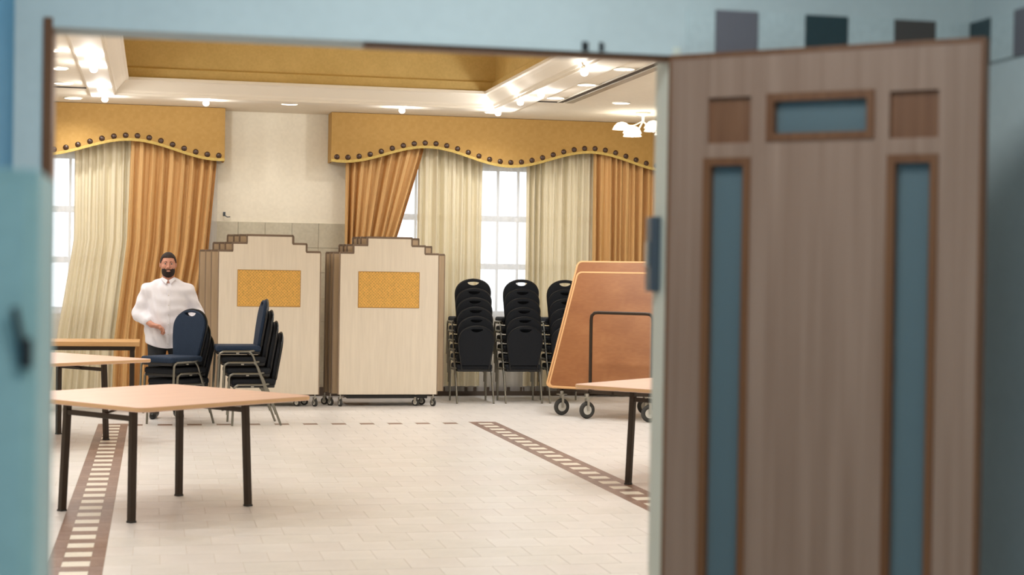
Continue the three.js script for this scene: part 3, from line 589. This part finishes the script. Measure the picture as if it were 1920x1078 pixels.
// ------------------------------------------------------------------ the man
function surface(sdf, lo, hi, cell) {          // naive surface nets
  const n = [0, 1, 2].map((k) => Math.ceil((hi[k] - lo[k]) / cell) + 1), [nx, ny, nz] = n, F = new Float32Array(nx * ny * nz);
  for (let k = 0; k < nz; k++) for (let j = 0; j < ny; j++) for (let i = 0; i < nx; i++) F[(k * ny + j) * nx + i] = sdf(lo[0] + i * cell, lo[1] + j * cell, lo[2] + k * cell);
  const id = new Int32Array(nx * ny * nz).fill(-1), pos = [], nor = [], idx = [];
  const E = [[0, 1], [2, 3], [4, 5], [6, 7], [0, 2], [1, 3], [4, 6], [5, 7], [0, 4], [1, 5], [2, 6], [3, 7]];
  for (let k = 0; k < nz - 1; k++) for (let j = 0; j < ny - 1; j++) for (let i = 0; i < nx - 1; i++) {
    const f = []; let neg = 0; for (let c = 0; c < 8; c++) { const v = F[((k + (c >> 2)) * ny + j + ((c >> 1) & 1)) * nx + i + (c & 1)]; f.push(v); if (v < 0) neg++; }
    if (neg === 0 || neg === 8) continue;
    let x = 0, y = 0, z = 0, m = 0;
    for (const [a, b] of E) if ((f[a] < 0) !== (f[b] < 0)) { const t = f[a] / (f[a] - f[b]); x += (a & 1) + ((b & 1) - (a & 1)) * t; y += ((a >> 1) & 1) + (((b >> 1) & 1) - ((a >> 1) & 1)) * t; z += (a >> 2) + ((b >> 2) - (a >> 2)) * t; m++; }
    const p = [lo[0] + (i + x / m) * cell, lo[1] + (j + y / m) * cell, lo[2] + (k + z / m) * cell], e = cell * 0.5;
    const g = V(sdf(p[0] + e, p[1], p[2]) - sdf(p[0] - e, p[1], p[2]), sdf(p[0], p[1] + e, p[2]) - sdf(p[0], p[1] - e, p[2]), sdf(p[0], p[1], p[2] + e) - sdf(p[0], p[1], p[2] - e)).normalize();
    id[(k * ny + j) * nx + i] = pos.length / 3; pos.push(...p); nor.push(g.x, g.y, g.z);
  }
  const at = (i, j, k) => id[(k * ny + j) * nx + i], quad = (a, b, c, d, flip) => { if (a < 0 || b < 0 || c < 0 || d < 0) return; flip ? idx.push(a, c, b, a, d, c) : idx.push(a, b, c, a, c, d); };
  for (let k = 1; k < nz - 1; k++) for (let j = 1; j < ny - 1; j++) for (let i = 1; i < nx - 1; i++) {
    const v = F[(k * ny + j) * nx + i] < 0;
    if (v !== F[(k * ny + j) * nx + i + 1] < 0) quad(at(i, j - 1, k - 1), at(i, j, k - 1), at(i, j, k), at(i, j - 1, k), !v);
    if (v !== F[(k * ny + j + 1) * nx + i] < 0) quad(at(i - 1, j, k - 1), at(i - 1, j, k), at(i, j, k), at(i, j, k - 1), !v);
    if (v !== F[((k + 1) * ny + j) * nx + i] < 0) quad(at(i - 1, j - 1, k), at(i, j - 1, k), at(i, j, k), at(i - 1, j, k), !v);
  }
  const g = new THREE.BufferGeometry(); g.setAttribute('position', new THREE.Float32BufferAttribute(pos, 3)); g.setAttribute('normal', new THREE.Float32BufferAttribute(nor, 3)); g.setAttribute('uv', new THREE.Float32BufferAttribute(new Float32Array(pos.length / 3 * 2), 2)); g.setIndex(idx); return g;
}
const smin = (a, b, k) => { const h = Math.max(k - Math.abs(a - b), 0) / k; return Math.min(a, b) - h * h * k / 4; };
const smax = (a, b, k) => -smin(-a, -b, k);
const ell = (x, y, z, c, r) => { const a = (x - c[0]) / r[0], b = (y - c[1]) / r[1], d = (z - c[2]) / r[2], k0 = Math.hypot(a, b, d), k1 = Math.hypot(a / r[0], b / r[1], d / r[2]); return k1 < 1e-6 ? -Math.min(...r) : k0 * (k0 - 1) / k1; };
const cap = (x, y, z, a, b, ra, rb) => { const dx = b[0] - a[0], dy = b[1] - a[1], dz = b[2] - a[2], t = Math.max(0, Math.min(1, ((x - a[0]) * dx + (y - a[1]) * dy + (z - a[2]) * dz) / (dx * dx + dy * dy + dz * dz))); return Math.hypot(x - a[0] - dx * t, y - a[1] - dy * t, z - a[2] - dz * t) - (ra + (rb - ra) * t); };
{
  const man = thing('person', 'bearded person in a white shirt standing behind the blue chair stack', 'person', [0.135, 0, -17.02], 0.02);
  // joints (viewer's left is -x)
  const J = { sL: [-0.205, 1.315, -0.01], eL: [-0.295, 1.075, -0.01], wL: [-0.165, 0.975, 0.175], sR: [0.205, 1.315, -0.01], eR: [0.305, 1.085, -0.02], wR: [0.27, 1.0, 0.20] };
  // hands: palm frame (centre, finger direction, palm-down direction, thumb side)
  const makeHand = (w, dir, down, side, curl) => {
    const d = V(...dir).normalize(), n = V(...down).normalize(), s = V(...side).normalize(), W0 = V(...w), segs = [];
    const P = (a, b, c) => W0.clone().addScaledVector(d, a).addScaledVector(s, b).addScaledVector(n, c).toArray();
    for (let f = 0; f < 4; f++) {
      const off = 0.030 - f * 0.0195, len = [0.040, 0.045, 0.042, 0.034][f], k = P(0.088 - Math.abs(f - 1) * 0.004, off, 0);
      segs.push([P(0.0, off * 0.5, 0.002), k, 0.017, 0.0125]);
      const a1 = curl, a2 = curl + 0.95, a3 = curl + 1.6;
      const q1 = V(...k).addScaledVector(d, Math.cos(a1) * len).addScaledVector(n, Math.sin(a1) * len), q2 = q1.clone().addScaledVector(d, Math.cos(a2) * len * 0.68).addScaledVector(n, Math.sin(a2) * len * 0.68), q3 = q2.clone().addScaledVector(d, Math.cos(a3) * len * 0.5).addScaledVector(n, Math.sin(a3) * len * 0.5);
      segs.push([k, q1.toArray(), 0.0108, 0.0098], [q1.toArray(), q2.toArray(), 0.0098, 0.009], [q2.toArray(), q3.toArray(), 0.009, 0.008]);
    }
    const t0 = P(0.02, 0.026, 0.008), t1 = P(0.055, 0.052, 0.018), t2 = P(0.085, 0.05, 0.032), t3 = P(0.105, 0.036, 0.04);
    segs.push([t0, t1, 0.0165, 0.0125], [t1, t2, 0.0125, 0.011], [t2, t3, 0.011, 0.009]);
    return (x, y, z) => { let m = 1; for (let i = 0; i < segs.length; i++) { const [a, b, ra, rb] = segs[i]; m = smin(m, cap(x, y, z, a, b, ra, rb), i % 4 === 0 || i >= 16 ? 0.012 : 0.004); } return m; };
  };
  const handL = makeHand(J.wL, [0.93, -0.26, 0.25], [0.1, -0.75, 0.25], [0.1, 0.4, 0.9], 0.55), handR = makeHand(J.wR, [-0.2, -0.3, 0.9], [-0.5, -0.8, -0.2], [-0.9, 0.3, 0.1], 0.4);
  const arms = (x, y, z) => Math.min(smin(cap(x, y, z, J.sL, J.eL, 0.055, 0.045), cap(x, y, z, J.eL, J.wL, 0.045, 0.028), 0.03), smin(cap(x, y, z, J.sR, J.eR, 0.055, 0.045), cap(x, y, z, J.eR, J.wR, 0.045, 0.028), 0.03));
  const neck = (x, y, z) => cap(x, y, z, [0, 1.36, -0.02], [0, 1.53, -0.005], 0.066, 0.058);
  const skull = (x, y, z) => smin(ell(x, y, z, [0, 1.612, -0.012], [0.076, 0.096, 0.094]), ell(x, y, z, [0, 1.538, 0.022], [0.060, 0.078, 0.068]), 0.035);
  const head = (x, y, z) => {
    let d = skull(x, y, z);
    d = smin(d, cap(x, y, z, [-0.036, 1.624, 0.066], [0.036, 1.624, 0.066], 0.014, 0.014), 0.02);       // brow
    for (const s of [-1, 1]) { d = smax(d, -ell(x, y, z, [s * 0.031, 1.602, 0.094], [0.018, 0.010, 0.013]), 0.012); d = smin(d, ell(x, y, z, [s * 0.04, 1.572, 0.062], [0.022, 0.02, 0.018]), 0.02); d = smin(d, ell(x, y, z, [s * 0.079, 1.592, -0.012], [0.010, 0.031, 0.019]), 0.008); }
    d = smin(d, cap(x, y, z, [0, 1.612, 0.080], [0, 1.568, 0.104], 0.008, 0.0125), 0.012);                // nose
    for (const s of [-1, 1]) d = smin(d, ell(x, y, z, [s * 0.012, 1.563, 0.094], [0.010, 0.008, 0.010]), 0.008);
    d = smin(d, ell(x, y, z, [0, 1.534, 0.086], [0.026, 0.007, 0.010]), 0.008); d = smin(d, ell(x, y, z, [0, 1.522, 0.084], [0.022, 0.008, 0.010]), 0.008);
    d = smax(d, -cap(x, y, z, [-0.022, 1.528, 0.098], [0.022, 1.528, 0.098], 0.003, 0.003), 0.004);
    return smin(d, neck(x, y, z), 0.03);
  };
  const core = (x, y, z) => { let d = smin(ell(x, y, z, [0, 1.24, 0], [0.185, 0.18, 0.108]), ell(x, y, z, [0, 1.0, 0.005], [0.19, 0.23, 0.122]), 0.08); d = smin(d, cap(x, y, z, [-0.18, 1.315, -0.01], [0.18, 1.315, -0.01], 0.05, 0.05), 0.06); d = smin(d, neck(x, y, z), 0.05); return d; };
  const legs = (x, y, z, e) => { let d = ell(x, y, z, [0, 0.86, -0.005], [0.185 + e, 0.13 + e, 0.125 + e]); for (const s of [-1, 1]) d = smin(d, smin(cap(x, y, z, [s * 0.098, 0.84, 0], [s * 0.112, 0.47, 0.02], 0.095 + e, 0.062 + e), cap(x, y, z, [s * 0.112, 0.47, 0.02], [s * 0.12, 0.09, -0.01], 0.06 + e, 0.042 + e * 1.3), 0.03), 0.025); return d; };
  const bodySdf = (x, y, z) => smin(smin(core(x, y, z), arms(x, y, z), 0.03), legs(x, y, z, -0.008), 0.05);
  const bodyGeo = merge([surface(bodySdf, [-0.40, 0.03, -0.2], [0.42, 1.5, 0.30], 0.012), surface(head, [-0.105, 1.42, -0.125], [0.105, 1.725, 0.13], 0.0035),
    surface((x, y, z) => smin(handL(x, y, z), cap(x, y, z, [-0.21, 1.01, 0.115], J.wL, 0.032, 0.027), 0.02), [-0.26, 0.84, 0.05], [0.06, 1.07, 0.33], 0.0035),
    surface((x, y, z) => smin(handR(x, y, z), cap(x, y, z, [0.28, 1.03, 0.13], J.wR, 0.032, 0.027), 0.02), [0.14, 0.84, 0.08], [0.36, 1.1, 0.40], 0.0035)]);
  const body = mesh('body', bodyGeo, M.skin, man);
  for (const s of [-1, 1]) { const e = new THREE.SphereGeometry(0.0125, 14, 10); e.translate(s * 0.031, 1.603, 0.0700); mesh('eye', e, M.eyeWhite, man); const i = new THREE.SphereGeometry(0.0062, 10, 8); i.translate(s * 0.031, 1.602, 0.0785); mesh('iris', i, M.eyeDark, man); }
  // hair, brows and full beard
  const wob = (x, y, z) => 0.0016 * Math.sin(x * 310 + y * 190) * Math.sin(z * 270 + y * 230);
  const hairSdf = (x, y, z) => { const d = ell(x, y, z, [0, 1.616, -0.016], [0.084, 0.110, 0.100]) + wob(x, y, z); const line = z > 0.0 ? 1.672 - 0.012 * Math.cos(x * 30) + (z - 0.06) * 0.45 - Math.max(0, Math.abs(x) - 0.055) * 2.2 : 1.615 + z * 0.9; return smax(smax(d, line - y, 0.008), -(skull(x, y, z) + 0.004), 0.002); };
  mesh('hair', surface(hairSdf, [-0.1, 1.5, -0.125], [0.1, 1.735, 0.1], 0.0035), M.hair, man);
  const beardSdf = (x, y, z) => {
    let d = ell(x, y, z, [0, 1.530, 0.024], [0.068, 0.078, 0.075]) + wob(x, y, z);
    const upper = 1.545 + Math.max(0, Math.abs(x) - 0.030) * 1.6 + Math.max(0, 0.04 - z) * 0.35;
    d = smax(d, y - upper, 0.006); d = smax(d, -0.035 - z, 0.006);
    d = smax(d, -ell(x, y, z, [0, 1.528, 0.10], [0.023, 0.0085, 0.03]), 0.004);
    return smax(d, -(skull(x, y, z) + 0.006), 0.002);
  };
  mesh('beard', surface(beardSdf, [-0.09, 1.42, -0.05], [0.09, 1.64, 0.12], 0.0035), M.hair, man);
  for (const s of [-1, 1]) mesh('eyebrow', pipe([[s * 0.014, 1.620, 0.083], [s * 0.030, 1.625, 0.080], [s * 0.048, 1.619, 0.066]], 0.0042, 0.008, 6), M.hair, man);
  // shirt: full body, rolled sleeves, open collar, untucked hem
  const crease = (x, y, z) => 0.006 * Math.sin(y * 38 + x * 22 + 3 * Math.sin(x * 9 + z * 14)) * Math.sin(x * 17 - y * 11 + z * 20) + 0.003 * Math.sin(x * 46 + y * 30 + z * 12);
  const shirtSdf = (x, y, z) => {
    let d = smin(ell(x, y, z, [0, 1.23, 0], [0.215, 0.21, 0.132]), ell(x, y, z, [0, 0.99, 0.015], [0.232, 0.27, 0.158]), 0.1);
    d = smin(d, ell(x, y, z, [0, 0.80, 0.005], [0.222, 0.20, 0.152]), 0.08);
    d = smin(d, cap(x, y, z, [-0.18, 1.31, -0.01], [0.18, 1.31, -0.01], 0.068, 0.068), 0.06);
    for (const s of [-1, 1]) d = smin(d, cap(x, y, z, [s * 0.17, 1.335, -0.012], [s * 0.05, 1.425, -0.02], 0.056, 0.04), 0.05);
    const aL = smin(cap(x, y, z, J.sL, J.eL, 0.078, 0.066), cap(x, y, z, J.eL, [-0.212, 1.008, 0.11], 0.066, 0.052), 0.03), aR = smin(cap(x, y, z, J.sR, J.eR, 0.078, 0.066), cap(x, y, z, J.eR, [0.28, 1.03, 0.13], 0.066, 0.052), 0.03);
    d = smin(d, smin(aL, aR, 0.01), 0.045) + crease(x, y, z);
    d = smax(d, 0.728 + 1.1 * x * x - y, 0.006);
    d = smax(d, -cap(x, y, z, [0, 1.50, 0.01], [0, 1.44, 0.02], 0.075, 0.06), 0.006);        // neck hole
    d = smax(d, -cap(x, y, z, [0, 1.455, 0.10], [0, 1.345, 0.15], 0.045, 0.012), 0.006);     // open V
    return smax(d, -(bodySdf(x, y, z) + 0.006), 0.002);
  };
  mesh('shirt', surface(shirtSdf, [-0.42, 0.70, -0.2], [0.43, 1.52, 0.26], 0.0085), M.shirt, man);
  for (const s of [-1, 1]) { const c = extrude([[0.012, 0], [0.075, 0.055], [0.07, 0.085], [0.0, 0.045]].map(([x, y]) => [s * x, y]), 0.006, 0.002); c.rotateX(-0.55); c.rotateY(s * 0.35); c.translate(s * 0.012, 1.392, 0.108); mesh('collar', c, M.shirt, man); }
  { const P = []; for (let y = 1.335; y > 0.735; y -= 0.02) { let z = 0.3; while (z > 0.05 && shirtSdf(0.004, y, z) > 0) z -= 0.002; P.push([0.004, y, z + 0.001]); }
    const strip = new THREE.BufferGeometry(), v = [], ix = []; P.forEach(([x, y, z]) => v.push(x - 0.016, y, z - 0.001, x - 0.014, y, z + 0.004, x + 0.014, y, z + 0.004, x + 0.016, y, z - 0.001));
    for (let i = 0; i < P.length - 1; i++) for (let k = 0; k < 3; k++) { const a = i * 4 + k, b = a + 1, c = a + 4, d = c + 1; ix.push(a, c, d, a, d, b); }
    strip.setAttribute('position', new THREE.Float32BufferAttribute(v, 3)); strip.setIndex(ix); strip.computeVertexNormals(); const pl = mesh('placket', strip, M.shirt, man);
    for (let i = 3; i < P.length; i += 5) mesh('button', new THREE.CylinderGeometry(0.0055, 0.0055, 0.003, 10).rotateX(Math.PI / 2).translate(P[i][0], P[i][1], P[i][2] + 0.005), M.hub, pl); }
  mesh('trousers', surface((x, y, z) => smax(legs(x, y, z, 0.012), y - 0.93, 0.006), [-0.25, 0.05, -0.18], [0.25, 0.96, 0.18], 0.011), M.trousers, man);
  for (const s of [-1, 1]) mesh('shoe', surface((x, y, z) => smax(smin(cap(x, y, z, [s * 0.122, 0.045, -0.05], [s * 0.14, 0.032, 0.15], 0.045, 0.036), cap(x, y, z, [s * 0.12, 0.06, -0.02], [s * 0.12, 0.11, -0.02], 0.045, 0.045), 0.03), -y, 0.004), [s * 0.13 - 0.08, -0.01, -0.12], [s * 0.13 + 0.08, 0.17, 0.21], 0.008), M.shoe, man);
}

renderer.render(scene, camera);
